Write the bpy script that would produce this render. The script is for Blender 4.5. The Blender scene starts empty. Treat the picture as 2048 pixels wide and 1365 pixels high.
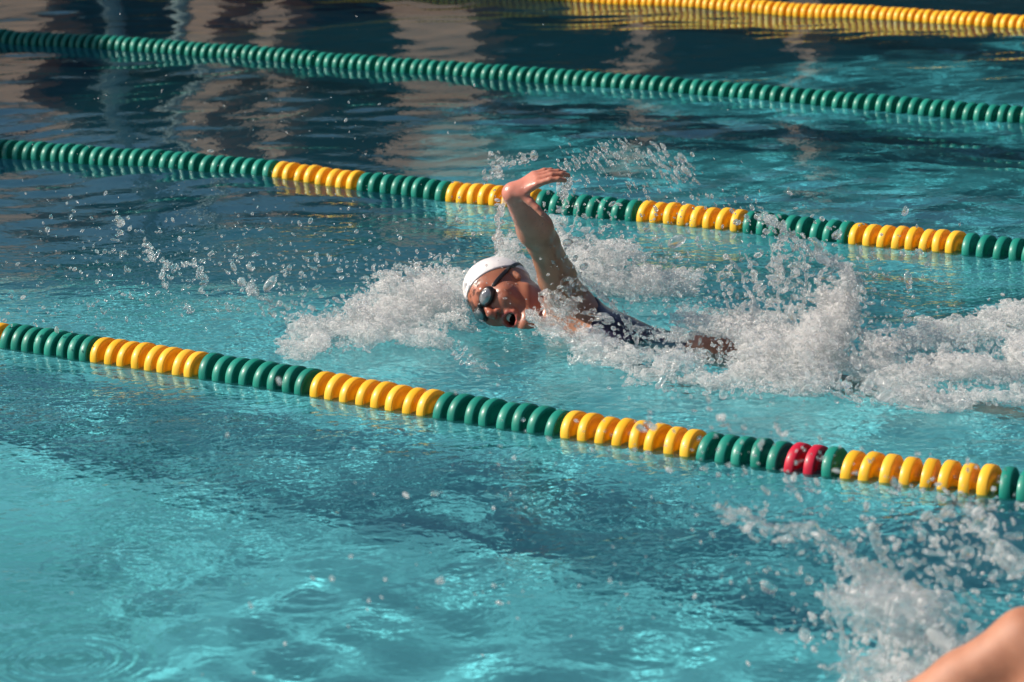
import bpy, bmesh, math, random
import numpy as np
from mathutils import Vector, Matrix
R = math.radians
rng = np.random.default_rng(7)
random.seed(7)
S = bpy.context.scene
COL = S.collection

# ---------------------------------------------------------------- camera
CAM_H = 1.968
PITCH, ROLL, FPX = 0.23484612, -0.02944932, 6000.0
PHI = 0.61645143                         # lane ropes run along (-cos PHI, sin PHI)
cp, sp_, cr, sr = math.cos(PITCH), math.sin(PITCH), math.cos(ROLL), math.sin(ROLL)
RIGHT = np.array([cr, sr * sp_, sr * cp]); UP = np.array([-sr, cr * sp_, cr * cp]); FWD = np.array([0, cp, -sp_])
CAM = np.array([0, 0, CAM_H])
cd = bpy.data.cameras.new('camera'); cam = bpy.data.objects.new('camera', cd); COL.objects.link(cam)
cam.matrix_world = Matrix(((RIGHT[0], UP[0], -FWD[0], 0), (RIGHT[1], UP[1], -FWD[1], 0), (RIGHT[2], UP[2], -FWD[2], CAM_H), (0, 0, 0, 1)))
cd.sensor_width = 36; cd.lens = 36 * FPX / 2048; cd.clip_end = 2000; cd.clip_start = 0.05
cd.dof.use_dof = True; cd.dof.focus_distance = 8.55; cd.dof.aperture_fstop = 5.0; cd.dof.aperture_blades = 8
S.camera = cam

# ---------------------------------------------------------------- world, sun, exposure
SUN_EL, SUN_AZ = R(36), R(4)              # azimuth: to the left of the view, turned this much beyond it
w = bpy.data.worlds.new('World'); S.world = w; w.use_nodes = True
nt = w.node_tree; bg = nt.nodes['Background']
sky = nt.nodes.new('ShaderNodeTexSky'); sky.sky_type = 'NISHITA'; sky.sun_disc = False
sun_dir = Vector((-math.cos(SUN_EL) * math.cos(SUN_AZ), math.cos(SUN_EL) * math.sin(SUN_AZ), math.sin(SUN_EL)))
sky.sun_elevation = SUN_EL; sky.sun_rotation = math.atan2(sun_dir.x, sun_dir.y)
sky.air_density = 1.0; sky.dust_density = 0.6
nt.links.new(sky.outputs[0], bg.inputs[0]); bg.inputs[1].default_value = 0.052
sl = bpy.data.lights.new('sun', 'SUN'); sl.energy = 5.0; sl.angle = R(0.5); sl.color = (1.0, 0.90, 0.78)
so = bpy.data.objects.new('sun', sl); COL.objects.link(so)
so.rotation_euler = sun_dir.to_track_quat('Z', 'Y').to_euler()
sl.cycles.is_caustics_light = True
S.view_settings.view_transform = 'Standard'; S.view_settings.look = 'None'
S.view_settings.exposure = 0.62; S.view_settings.gamma = 1.0
S.cycles.use_denoising = True
S.cycles.max_bounces = 14; S.cycles.transmission_bounces = 12; S.cycles.transparent_max_bounces = 24
S.cycles.glossy_bounces = 6; S.cycles.diffuse_bounces = 7
S.cycles.sample_clamp_indirect = 6.0
S.cycles.caustics_refractive = True; S.cycles.caustics_reflective = False

# ---------------------------------------------------------------- helpers
def ray(px, py):
    x = (px - 1024) / FPX; y = -(py - 682.5) / FPX
    return RIGHT * x + UP * y + FWD
def ground(px, py, z=0.0):                # point of the photo -> point on a level plane
    d = ray(px, py); return CAM + d * ((CAM_H - z) / -d[2])

def mesh_np(name, v, f):
    me = bpy.data.meshes.new(name)
    v = np.asarray(v, np.float32); f = np.asarray(f, np.int32)
    me.vertices.add(len(v)); me.vertices.foreach_set('co', v.ravel())
    k = f.shape[1]
    me.loops.add(f.size); me.loops.foreach_set('vertex_index', f.ravel())
    me.polygons.add(len(f)); me.polygons.foreach_set('loop_start', np.arange(0, f.size, k, dtype=np.int32))
    me.polygons.foreach_set('use_smooth', np.ones(len(f), bool))
    me.update(calc_edges=True)
    return me

def link(name, me, mat=None, parent=None, loc=None):
    o = bpy.data.objects.new(name, me); COL.objects.link(o)
    if mat: me.materials.append(mat)
    if parent: o.parent = parent
    if loc is not None: o.location = loc
    return o

def tag(o, label=None, cat=None, group=None, kind=None):
    if label: o['label'] = label
    if cat: o['category'] = cat
    if group: o['group'] = group
    if kind: o['kind'] = kind
    return o

def empty(name, loc=(0, 0, 0)):
    o = bpy.data.objects.new(name, None); COL.objects.link(o); o.location = loc; return o

class MB:
    def __init__(s): s.bm = bmesh.new()
    def box(s, a, b, bevel=0.0, mat=None):
        a, b = Vector(a), Vector(b)
        r = bmesh.ops.create_cube(s.bm, size=1.0); vs = r['verts']
        for v in vs:
            v.co = Vector([(a[i] + b[i]) / 2 + v.co[i] * (b[i] - a[i]) for i in range(3)])
        if bevel:
            es = list({e for v in vs for e in v.link_edges})
            r2 = bmesh.ops.bevel(s.bm, geom=es, offset=bevel, segments=2, affect='EDGES', profile=0.5)
            vs = list({v for v in r2['verts']} | {v for v in vs if v.is_valid})
        if mat is not None:
            for v in vs: v.co = mat @ v.co
        return s
    def tube(s, a, b, r1, r2=None, n=12, mat=None):
        a, b = Vector(a), Vector(b); r2 = r1 if r2 is None else r2
        m = Matrix.Translation((a + b) / 2) @ (b - a).to_track_quat('Z', 'Y').to_matrix().to_4x4()
        bmesh.ops.create_cone(s.bm, cap_ends=True, segments=n, radius1=r1, radius2=r2, depth=(b - a).length, matrix=(mat @ m) if mat is not None else m)
        return s
    def prism(s, pts, z0, z1):
        lo = [s.bm.verts.new((x, y, z0)) for x, y in pts]; hi = [s.bm.verts.new((x, y, z1)) for x, y in pts]
        s.bm.faces.new(lo[::-1]); s.bm.faces.new(hi)
        n = len(pts)
        for i in range(n): s.bm.faces.new((lo[i], lo[(i + 1) % n], hi[(i + 1) % n], hi[i]))
        return s
    def build(s, name, mat, parent=None, smooth=False):
        bmesh.ops.recalc_face_normals(s.bm, faces=s.bm.faces)
        me = bpy.data.meshes.new(name); s.bm.to_mesh(me); s.bm.free()
        if smooth:
            for p in me.polygons: p.use_smooth = True
        return link(name, me, mat, parent)

def mat(name):
    m = bpy.data.materials.new(name); m.use_nodes = True
    n = m.node_tree; n.nodes.clear()
    out = n.nodes.new('ShaderNodeOutputMaterial')
    return m, n, out
def node(n, t, **kw):
    x = n.nodes.new(t)
    for k, v in kw.items():
        if k.startswith('i_'): x.inputs[int(k[2:]) if k[2:].isdigit() else k[2:].replace('_', ' ')].default_value = v
        else: setattr(x, k, v)
    return x
def L(n, a, ao, b, bi): n.links.new(a.outputs[ao], b.inputs[bi])
def noisy(name, c1, c2, scale=8, rough=0.6, bump=0.0, bscale=None, spec=0.5, detail=4, **pr):
    m, n, out = mat(name)
    p = node(n, 'ShaderNodeBsdfPrincipled'); p.inputs['Roughness'].default_value = rough
    p.inputs['Specular IOR Level'].default_value = spec
    for k, v in pr.items(): p.inputs[k.replace('_', ' ')].default_value = v
    tc = node(n, 'ShaderNodeTexCoord'); t = node(n, 'ShaderNodeTexNoise'); t.inputs['Scale'].default_value = scale; t.inputs['Detail'].default_value = detail
    L(n, tc, 'Object', t, 'Vector')
    r = node(n, 'ShaderNodeValToRGB'); r.color_ramp.elements[0].position = .35; r.color_ramp.elements[1].position = .65
    r.color_ramp.elements[0].color = (*c1, 1); r.color_ramp.elements[1].color = (*c2, 1)
    L(n, t, 'Fac', r, 'Fac'); L(n, r, 'Color', p, 'Base Color')
    if bump:
        t2 = node(n, 'ShaderNodeTexNoise'); t2.inputs['Scale'].default_value = bscale or scale * 4; t2.inputs['Detail'].default_value = 5
        L(n, tc, 'Object', t2, 'Vector')
        b = node(n, 'ShaderNodeBump'); b.inputs['Strength'].default_value = bump; b.inputs['Distance'].default_value = 0.01
        L(n, t2, 'Fac', b, 'Height'); L(n, b, 'Normal', p, 'Normal')
    L(n, p, 0, out, 0)
    return m

DIR = np.array([-math.cos(PHI), math.sin(PHI)]); NRM = np.array([math.sin(PHI), math.cos(PHI)])
def LP(s, p): return DIR * s + NRM * p     # along-lane, across-lane -> world xy

# ---------------------------------------------------------------- pool shell
m_floor, n, out = mat('pool_plaster')
p = node(n, 'ShaderNodeBsdfPrincipled'); p.inputs['Roughness'].default_value = .8
tc = node(n, 'ShaderNodeTexCoord'); t = node(n, 'ShaderNodeTexNoise'); t.inputs['Scale'].default_value = .7; t.inputs['Detail'].default_value = 5
L(n, tc, 'Object', t, 'Vector'); r = node(n, 'ShaderNodeValToRGB')
r.color_ramp.elements[0].color = (.15, .45, .51, 1); r.color_ramp.elements[1].color = (.20, .54, .61, 1)
L(n, t, 'Fac', r, 'Fac')
# far floor colour darkened to stand in for light lost in deeper, shaded water
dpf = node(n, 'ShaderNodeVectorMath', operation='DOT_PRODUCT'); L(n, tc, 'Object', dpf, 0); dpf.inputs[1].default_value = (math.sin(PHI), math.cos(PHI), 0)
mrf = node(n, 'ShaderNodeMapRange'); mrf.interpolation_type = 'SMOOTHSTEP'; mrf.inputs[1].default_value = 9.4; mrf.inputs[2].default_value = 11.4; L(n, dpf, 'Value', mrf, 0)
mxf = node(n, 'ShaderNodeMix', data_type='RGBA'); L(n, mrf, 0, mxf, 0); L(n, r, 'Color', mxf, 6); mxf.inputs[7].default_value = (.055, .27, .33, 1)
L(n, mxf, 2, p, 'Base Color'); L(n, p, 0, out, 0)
m_line = noisy('lane_tile', (.02, .07, .13), (.03, .09, .16), 20, .4)
m_deck = noisy('concrete', (.34, .31, .27), (.44, .41, .36), 3, .85, .3, 60)
DEPTH = -2.0
S0, S1 = -14.0, 36.0      # pool ends along the lanes
P0, P1 = 1.35, 18.2       # pool sides across them
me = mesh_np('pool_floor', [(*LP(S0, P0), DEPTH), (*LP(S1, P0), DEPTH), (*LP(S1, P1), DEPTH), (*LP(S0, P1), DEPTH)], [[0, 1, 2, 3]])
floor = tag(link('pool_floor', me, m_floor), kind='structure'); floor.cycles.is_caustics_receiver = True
b = MB()
for (s0, s1, q0, q1) in ((S0, S1, P0 - .3, P0), (S0, S1, P1, P1 + .3), (S0 - .3, S0, P0 - .3, P1 + .3), (S1, S1 + .3, P0 - .3, P1 + .3)):
    b.prism([tuple(LP(s0, q0)), tuple(LP(s1, q0)), tuple(LP(s1, q1)), tuple(LP(s0, q1))], DEPTH - .2, .12)
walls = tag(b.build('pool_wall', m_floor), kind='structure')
b = MB()
for (s0, s1, q0, q1) in ((S0 - 20, S1 + 20, P0 - 12, P0 + .02), (S0 - 20, S1 + 20, P1 - .02, P1 + 25), (S0 - 20, S0 + .02, P0 + .02, P1 - .02), (S1 - .02, S1 + 20, P0 + .02, P1 - .02)):
    b.prism([tuple(LP(s0, q0)), tuple(LP(s1, q0)), tuple(LP(s1, q1)), tuple(LP(s0, q1))], .122, .20)
tag(b.build('pool_deck', m_deck), kind='structure')

# ---------------------------------------------------------------- water
ROPE = 6.0
def waves(x, y):
    """height of the pool surface, metres"""
    h = np.zeros_like(x); g = np.random.default_rng(3)
    # long lazy swell and crossing chop; far side smooth, swimmer's lane ruffled
    for lam, amp, cnt, spread, ang0 in ((1.9, .0060, 5, 1.2, 1.2), (.95, .0034, 8, 1.6, 1.1), (.45, .0013, 12, 2.0, 1.4), (.22, .0008, 14, 1.2, 1.6)):
        for i in range(cnt):
            l = lam * g.uniform(.75, 1.35); a = ang0 + g.uniform(-spread, spread); k = 2 * math.pi / l
            h += amp / math.sqrt(cnt) * 1.4 * np.sin(k * (x * math.cos(a) + y * math.sin(a)) + g.uniform(0, 6.28))
    q = np.clip((x * math.sin(PHI) + y * math.cos(PHI) - 5.6) / 2.4, 0, 1)
    h *= .55 + .45 * q * q * (3 - 2 * q)
    for (px_, py_, lam, amp, rad) in ((135, 1322, .036, .0008, .16), (640, 1160, .06, .0002, .30), (1250, 1130, .045, .0002, .22), (1560, 1000, .04, .0006, .2)):
        c = ground(px_, py_); r = np.hypot(x - c[0], y - c[1])
        h += amp * np.cos(2 * math.pi * r / lam) * np.exp(-((r - rad * .6) / (rad * .38)) ** 2)
    return h
def grid_mesh(ys, us, name):
    Y, U = np.meshgrid(ys, us, indexing='ij'); X = Y * U
    Z = waves(X, Y)
    v = np.stack([X, Y, Z], -1).reshape(-1, 3)
    nr, nc = len(ys), len(us)
    i = np.arange(nr * nc).reshape(nr, nc)
    f = np.stack([i[:-1, :-1], i[:-1, 1:], i[1:, 1:], i[1:, :-1]], -1).reshape(-1, 4)
    return mesh_np(name, v, f), X, Y
ys = np.concatenate([np.linspace(.9, 4.2, 40)[:-1], np.exp(np.arange(math.log(4.2), math.log(20), .0016)), np.linspace(20.02, 45, 120)])
us = np.concatenate([np.linspace(-2.2, -.34, 70)[:-1], np.arange(-.34, .34, .0009), np.linspace(.341, 2.2, 70)])
me, WX, WY = grid_mesh(ys, us, 'water')
m_water, n, out = mat('pool_water')
gl = node(n, 'ShaderNodeBsdfGlass'); gl.inputs['IOR'].default_value = 1.333; gl.inputs['Roughness'].default_value = 0.0
gl.inputs['Color'].default_value = (.72, .945, .96, 1)
ae = node(n, 'ShaderNodeBsdfDiffuse'); ae.inputs['Color'].default_value = (.06, .48, .52, 1)
am = node(n, 'ShaderNodeMixShader');  L(n, gl, 0, am, 1); L(n, ae, 0, am, 2)
L(n, am, 0, out, 0)
# fine ruffles: strongest in the swimmer's lane and beside the near rope, fading in the calm far lanes
tc = node(n, 'ShaderNodeTexCoord')
dp = node(n, 'ShaderNodeVectorMath', operation='DOT_PRODUCT'); L(n, tc, 'Object', dp, 0); dp.inputs[1].default_value = (NRM[0], NRM[1], 0)
wob = node(n, 'ShaderNodeTexNoise'); wob.inputs['Scale'].default_value = 1.3; wob.inputs['Detail'].default_value = 2; L(n, tc, 'Object', wob, 'Vector')
wm = node(n, 'ShaderNodeMath', operation='MULTIPLY_ADD'); L(n, wob, 'Fac', wm, 0); wm.inputs[1].default_value = 2.2; L(n, dp, 'Value', wm, 2)
mr = node(n, 'ShaderNodeValToRGB'); mr.color_ramp.interpolation = 'EASE'
mm = node(n, 'ShaderNodeMapRange'); mm.inputs[1].default_value = 4.0; mm.inputs[2].default_value = 16.0; 
dq = node(n, 'ShaderNodeVectorMath', operation='DOT_PRODUCT'); L(n, tc, 'Object', dq, 0); dq.inputs[1].default_value = (-.47, .88, 0)
sh_ = node(n, 'ShaderNodeMath', operation='ADD'); L(n, dq, 'Value', sh_, 0); sh_.inputs[1].default_value = -.35
wn = node(n, 'ShaderNodeMath', operation='MULTIPLY_ADD'); L(n, wob, 'Fac', wn, 0); wn.inputs[1].default_value = 1.4; L(n, sh_, 0, wn, 2)
mxm = node(n, 'ShaderNodeMath', operation='MAXIMUM'); L(n, wm, 0, mxm, 0); L(n, wn, 0, mxm, 1)
L(n, mxm, 0, mm, 0); L(n, mm, 0, mr, 'Fac')
el = mr.color_ramp.elements
while len(el) < 6: el.new(.5)
for e_, (pos, v_) in zip(el, ((0, .10), (.12, .26), (.21, .8), (.42, 1.0), (.50, .30), (1, .24))):
    e_.position = pos; e_.color = (v_, v_, v_, 1)
prev = None
for sc_, dist_ in ((9, .0042), (22, .0036), (48, .0014)):
    tx = node(n, 'ShaderNodeTexNoise'); tx.inputs['Scale'].default_value = sc_; tx.inputs['Detail'].default_value = 1.5; tx.inputs['Distortion'].default_value = .4
    L(n, tc, 'Object', tx, 'Vector')
    m1 = node(n, 'ShaderNodeMath', operation='MULTIPLY'); L(n, tx, 'Fac', m1, 0); m1.inputs[1].default_value = dist_
    if prev is None: prev = m1
    else:
        ad = node(n, 'ShaderNodeMath', operation='ADD'); L(n, prev, 0, ad, 0); L(n, m1, 0, ad, 1); prev = ad
mu = node(n, 'ShaderNodeMath', operation='MULTIPLY'); L(n, prev, 0, mu, 0); L(n, mr, 'Color', mu, 1)
aq = node(n, 'ShaderNodeMath', operation='MULTIPLY_ADD'); L(n, mr, 'Color', aq, 0); aq.inputs[1].default_value = .065; aq.inputs[2].default_value = -.002; L(n, aq, 0, am, 0)
bp = node(n, 'ShaderNodeBump'); bp.inputs['Strength'].default_value = 1; bp.inputs['Distance'].default_value = 1; L(n, mu, 0, bp, 'Height')
L(n, bp, 'Normal', gl, 'Normal')
water = tag(link('water', me, m_water), kind='structure')
water.cycles.is_caustics_caster = True
print('water verts', len(me.vertices))

# dark tile line down the middle of every lane floor
b = MB()
for k in (2, 3):
    q = ROPE + 1.2 + 2.4 * k
    b.prism([tuple(LP(S0 + 2, q - .125)), tuple(LP(S1 - 2, q - .125)), tuple(LP(S1 - 2, q + .125)), tuple(LP(S0 + 2, q + .125))], DEPTH + .004, DEPTH + .008)
lm = tag(b.build('lane_marking', m_line), kind='structure'); lm.cycles.is_caustics_receiver = True

# ---------------------------------------------------------------- lane ropes
def plastic(name, c, c2):
    m, n, out = mat(name)
    p = node(n, 'ShaderNodeBsdfPrincipled'); p.inputs['Roughness'].default_value = .4; p.inputs['Coat Weight'].default_value = .14; p.inputs['Coat Roughness'].default_value = .18
    oi = node(n, 'ShaderNodeObjectInfo'); mx = node(n, 'ShaderNodeMix', data_type='RGBA'); L(n, oi, 'Random', mx, 0)
    mx.inputs[6].default_value = (*c, 1); mx.inputs[7].default_value = (*c2, 1)
    tc = node(n, 'ShaderNodeTexCoord'); t = node(n, 'ShaderNodeTexNoise'); t.inputs['Scale'].default_value = 60; t.inputs['Detail'].default_value = 6; L(n, tc, 'Object', t, 'Vector')
    rr = node(n, 'ShaderNodeMapRange'); rr.inputs[3].default_value = .30; rr.inputs[4].default_value = .62; L(n, t, 'Fac', rr, 0); L(n, rr, 0, p, 'Roughness')
    L(n, mx, 2, p, 'Base Color')
    tl = node(n, 'ShaderNodeBsdfTranslucent'); L(n, mx, 2, tl, 'Color')
    ms = node(n, 'ShaderNodeMixShader'); ms.inputs[0].default_value = .30; L(n, p, 0, ms, 1); L(n, tl, 0, ms, 2); L(n, ms, 0, out, 0)
    return m
m_green = plastic('green_plastic', (.006, .25, .185), (.016, .33, .25))
m_yellow = plastic('yellow_plastic', (.95, .56, .02), (1.0, .64, .05))
m_red = plastic('red_plastic', (.60, .012, .045), (.68, .02, .06))
m_cable = noisy('steel_cable', (.25, .26, .27), (.35, .36, .37), 80, .35, Metallic=.9)
DR = .055
def disc_mesh(name, m, n=36):
    """one wave-breaking float: a broad rounded rim, a thin web set back from it with radial teeth, and a hub (axis = X)"""
    prof = [(-.024, .006), (-.024, .012), (-.011, .013), (-.0085, .018), (-.0085, .040), (-.0125, .0455), (-.0142, .049), (-.0140, .0528), (-.0122, .0546), (0, .0556),
            (.0092, .0550), (.0110, .0534), (.0112, .0505), (.0100, .0485), (-.004, .0465), (-.005, .018), (.006, .013), (.024, .012), (.024, .006)]
    v = []; f = []
    for (a, r_) in prof:
        for j in range(n):
            t = 2 * math.pi * j / n; v.append((a, r_ * math.cos(t), r_ * math.sin(t)))
    for i in range(len(prof) - 1):
        for j in range(n):
            k = (j + 1) % n; f.append((i * n + j, i * n + k, (i + 1) * n + k, (i + 1) * n + j))
    T = 18
    for q in range(T):                      # radial teeth standing on the web
        t = 2 * math.pi * q / T; c, s = math.cos(t), math.sin(t)
        for sgn in (-1, 1):
            x0, x1 = (-.005, .0050) if sgn > 0 else (-.006, -.0115)
            o = len(v)
            for (x, rr_, ww) in ((x0, .030, .0026), (x0, .0465, .0026), (x1, .0465, .0018), (x0, .030, -.0026), (x0, .0465, -.0026), (x1, .0465, -.0018)):
                v.append((x, rr_ * c - ww * s, rr_ * s + ww * c))
            f += [(o, o + 1, o + 2, o + 2), (o + 3, o + 5, o + 4, o + 4), (o, o + 2, o + 5, o + 3)]
    f = [t if t[2] != t[3] else t[:3] for t in f]
    me = bpy.data.meshes.new(name); me.from_pydata(v, [], f); me.update()
    for p in me.polygons: p.use_smooth = len(p.vertices) == 4 and p.index < (len(prof) - 1) * n
    me.materials.append(m); return me
DISC = {'g': disc_mesh('green_disc', m_green), 'y': disc_mesh('yellow_disc', m_yellow), 'r': disc_mesh('red_disc', m_red)}
def rope(name, pts, bound_px, colours, label, cat='lane rope', before='', after=''):
    """pts: sagging centre line as seen on the water; bound_px: picture x where colour runs change"""
    P = np.array(pts, float); G = np.array([ground(x, y)[:2] for x, y in P])
    s = G @ DIR; q = G @ NRM
    o = np.argsort(-s); s, q = s[o], q[o]      # left to right in the picture = falling s
    cf = np.polyfit(s, q, 3 if len(s) > 4 else 2)
    smin, smax = s.min(), s.max()
    def qq(t):
        tc_ = min(max(t, smin), smax); d = np.polyval(np.polyder(cf), tc_)
        return np.polyval(cf, tc_) + d * (t - tc_) * math.exp(-abs(t - tc_))
    root = empty(name); tag(root, label, cat, 'lane ropes stretched across the pool')
    sb = [float(ground(x, np.interp(x, P[:, 0], P[:, 1]))[:2] @ DIR) for x in bound_px]
    seq = []
    # runs between bounds, each filled with an even number of discs
    for i, (nd, cs) in enumerate(colours):
        a, b_ = sb[i], sb[i + 1]
        for k in range(nd):
            c = cs[k] if len(cs) > 1 else cs
            seq.append((a + (b_ - a) * (k + .5) / nd, c))
    pitch = abs(sb[0] - sb[-1]) / len(seq)
    k = 0
    while seq[0][0] < S1 - .3 and before:
        seq.insert(0, (seq[0][0] + pitch, before[k % len(before)])); k += 1
    k = 0
    while seq[-1][0] > S0 + .3 and after:
        seq.append((seq[-1][0] - pitch, after[k % len(after)])); k += 1
    vis = []
    for (t, c) in seq:
        xy = DIR * t + NRM * qq(t); d = np.array([*xy, 0]) - CAM
        u = d @ RIGHT / (d @ FWD) * FPX + 1024; vv = 682.5 - d @ UP / (d @ FWD) * FPX
        vis.append(abs(u - 1024) < 1024 + 70 and vv > -40)
    idx = [i for i, v_ in enumerate(vis) if v_]
    idx = set(idx[:100] if name != 'x' else idx) if len(idx) <= 100 else set(idx[-100:])
    rest = {'g': [], 'y': [], 'r': []}
    for i, (t, c) in enumerate(seq):
        xy = DIR * t + NRM * qq(t)
        sl = (qq(t + .02) - qq(t - .02)) / .04
        ang = math.atan2(*(DIR + NRM * sl)[::-1])
        z = float(waves(np.array([xy[0]]), np.array([xy[1]]))[0]) * .6 + .002
        M = Matrix.Translation((xy[0], xy[1], z + random.uniform(-.0025, .0025))) @ Matrix.Rotation(ang + random.uniform(-.09, .09), 4, 'Z') @ Matrix.Rotation(random.uniform(-.09, .09), 4, 'Y') @ Matrix.Rotation(random.uniform(0, 6.28), 4, 'X')
        if i in idx:
            d_ = bpy.data.objects.new('float_disc', DISC[c]); COL.objects.link(d_); d_.parent = root; d_.matrix_world = M
            d_.cycles.is_caustics_receiver = True
        else: rest[c].append(M)
    for c, ms in rest.items():
        if not ms: continue
        src = DISC[c]; co = np.empty(len(src.vertices) * 3); src.vertices.foreach_get('co', co); co = co.reshape(-1, 3)
        tris = [tuple(pl.vertices) for pl in src.polygons if len(pl.vertices) == 4]
        V = []; F = []
        for M in ms:
            m_ = np.array(M); V.append(co @ m_[:3, :3].T + m_[:3, 3]); F.append(np.array(tris) + len(co) * (len(V) - 1))
        me = mesh_np('further_discs', np.concatenate(V), np.concatenate(F)); me.materials.append(src.materials[0])
        o_ = bpy.data.objects.new('float_discs', me); COL.objects.link(o_); o_.parent = root; o_['kind'] = 'stuff'
    b = MB()
    tt = np.linspace(S0, S1, 160)
    for a_, c_ in zip(tt[:-1], tt[1:]):
        A_, B_ = DIR * a_ + NRM * qq(a_), DIR * c_ + NRM * qq(c_)
        b.tube((A_[0], A_[1], 0), (B_[0], B_[1], 0), .004, n=6)
    b.build('cable', m_cable, root)
    return root
Apts = [(0,684),(200,713),(400,744),(640,783),(900,829),(1150,872),(1400,912),(1700,950),(2000,983)]
rope('lane_rope', Apts, [18,197,413,640,884,1137,1405,1690,1999,2090],
     [(8, 'g'), (8, 'y'), (8, 'g'), (8, 'y'), (8, 'g'), (8, 'y'), (8, 'gggggrrg'), (8, 'y'), (2, 'g')],
     'nearest lane rope, green and yellow disc runs broken by two red discs', before='yyyyyyyygggggggg', after='ggggggyyyyyyyygg')
Bpts = [(0,303),(280,331),(560,359),(740,374),(910,392),(1100,412),(1300,432),(1500,453),(1700,478),(1930,500),(2040,510)]
rope('lane_rope', Bpts, [0,553,730,903,1080,1285,1496,1701,1927,2060],
     [(28, 'g'), (8, 'y'), (8, 'g'), (8, 'y'), (8, 'g'), (8, 'y'), (8, 'g'), (8, 'y'), (4, 'g')],
     'lane rope just beyond the swimmer, long green run then short yellow and green runs', before='g', after='ggggyyyyyyyygggg')
Cpts = [(0,80),(250,99),(700,131),(1000,157),(1380,186),(1700,212),(2040,240)]
rope('lane_rope', Cpts, [0,2045], [(113, 'g')], 'all green lane rope, second beyond the swimmer', before='g', after='g')
Dpts = [(1100,-2),(1380,14),(1700,31),(2040,56)]
rope('lane_rope', Dpts, [700,1985,1991,2040], [(88, 'y'), (0, 'y'), (3, 'y')], 'all yellow lane rope, farthest at the upper edge', before='y', after='y')

# ---------------------------------------------------------------- what stands round the pool
# unseen canopy, added and shaped to throw the shadow over the far left ropes
HC = 5.2
shift = np.array([sun_dir.x, sun_dir.y]) / sun_dir.z * HC
m_roof = noisy('painted_roof_sheet', (.30, .31, .30), (.38, .39, .37), 2, .6)
m_post = noisy('galvanised_steel', (.35, .36, .36), (.45, .46, .46), 12, .4, Metallic=.6)
cn = tag(empty('unseen_canopy'), 'unseen canopy on posts, shaped to throw the shadow over the left ropes', 'canopy')
sh = [(-1.87, 11.3), (-1.89, 14.85), (.33, 15.93), (4.6, 18.2), (4.6, 22.5), (-12, 22.5), (-12, 11.3)]
b = MB(); b.prism([tuple(np.array(q_) + shift) for q_ in sh], HC - .12, HC); b.build('roof', m_roof, cn)
for q_ in sh[:1] + sh[2:4] + sh[4:]:
    x, y = np.array(q_) + shift * .985
    MB().tube((x, y, .2), (x, y, HC - .12), .07).build('post', m_post, cn)
print('canopy', [np.round(LP(0,0)+np.array(q_)+shift,1).tolist() for q_ in sh])
# far side building: dark open front, pale columns, low roof
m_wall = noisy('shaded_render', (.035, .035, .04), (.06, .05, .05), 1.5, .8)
m_col = noisy('beige_render', (.24, .125, .09), (.30, .16, .12), 3, .8, .2, 40)
m_fascia = noisy('dark_fascia', (.03, .035, .04), (.05, .055, .06), 3, .6)
bd = tag(empty('pool_building'), 'low building with dark open front and beige columns beyond the far deck', 'building')
PB = 21.0
def frame(p_, s_a, s_b, q_a, q_b, z0, z1, m, nm): 
    b = MB(); b.prism([tuple(LP(s_a, q_a)), tuple(LP(s_b, q_a)), tuple(LP(s_b, q_b)), tuple(LP(s_a, q_b))], z0, z1); return b.build(nm, m, p_)
frame(bd, -22, 45, PB + 1.6, PB + 2, .2, 3.15, m_wall, 'wall')
frame(bd, -22, 45, PB - .45, PB + 6, 3.15, 3.5, m_fascia, 'roof')
def az_s(px, perp):                       # where the sight line over picture column px meets the facade
    d = ray(px, 682); d = d[:2] / np.linalg.norm(d[:2]); t = perp / (d @ NRM); return float(d @ DIR * t)
for (x0, x1) in ((842, 1008), (428, 520), (585, 620), (20, 150), (-260, -60), (1290, 1330), (1615, 1650), (2300, 2440), (-700, -560)):
    frame(bd, az_s(x1, PB), az_s(x0, PB), PB - .25, PB + .15, .2, 3.15, m_col, 'column')

# ---------------------------------------------------------------- level-set modelling
import openvdb as vdb
def rc(a, b, r1, r2, k=.018):             # round cone
    return ('c', np.array(a, float), np.array(b, float), r1, r2, k)
def el(c, ax, rad, k=.02):                # ellipsoid: ax rows are its axes
    return ('e', np.array(c, float), np.array(ax, float), np.array(rad, float), 0, k)
def prim_d(pr, p):
    t, a, b, r1, r2, k = pr
    if t[0] == 'c':
        ba = b - a; h = np.clip((p - a) @ ba / max(ba @ ba, 1e-9), 0, 1)
        return np.linalg.norm(p - a - h[:, None] * ba, axis=1) - (r1 + (r2 - r1) * h)
    q = (p - a) @ b.T; k0 = np.linalg.norm(q / r1, axis=1); k1 = np.linalg.norm(q / r1 ** 2, axis=1) + 1e-9
    return k0 * (k0 - 1) / k1
def prim_box(pr):
    t, a, b, r1, r2, k = pr
    if t[0] == 'c':
        r = max(r1, r2); return np.minimum(a, b) - r, np.maximum(a, b) + r
    e = np.sqrt(((b * r1[:, None]) ** 2).sum(0)); return a - e, a + e
def smin(a, b, k):
    h = np.clip(.5 + .5 * (b - a) / k, 0, 1); return b + (a - b) * h - k * h * (1 - h)
def smax(a, b, k): return -smin(-a, -b, k)
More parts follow.
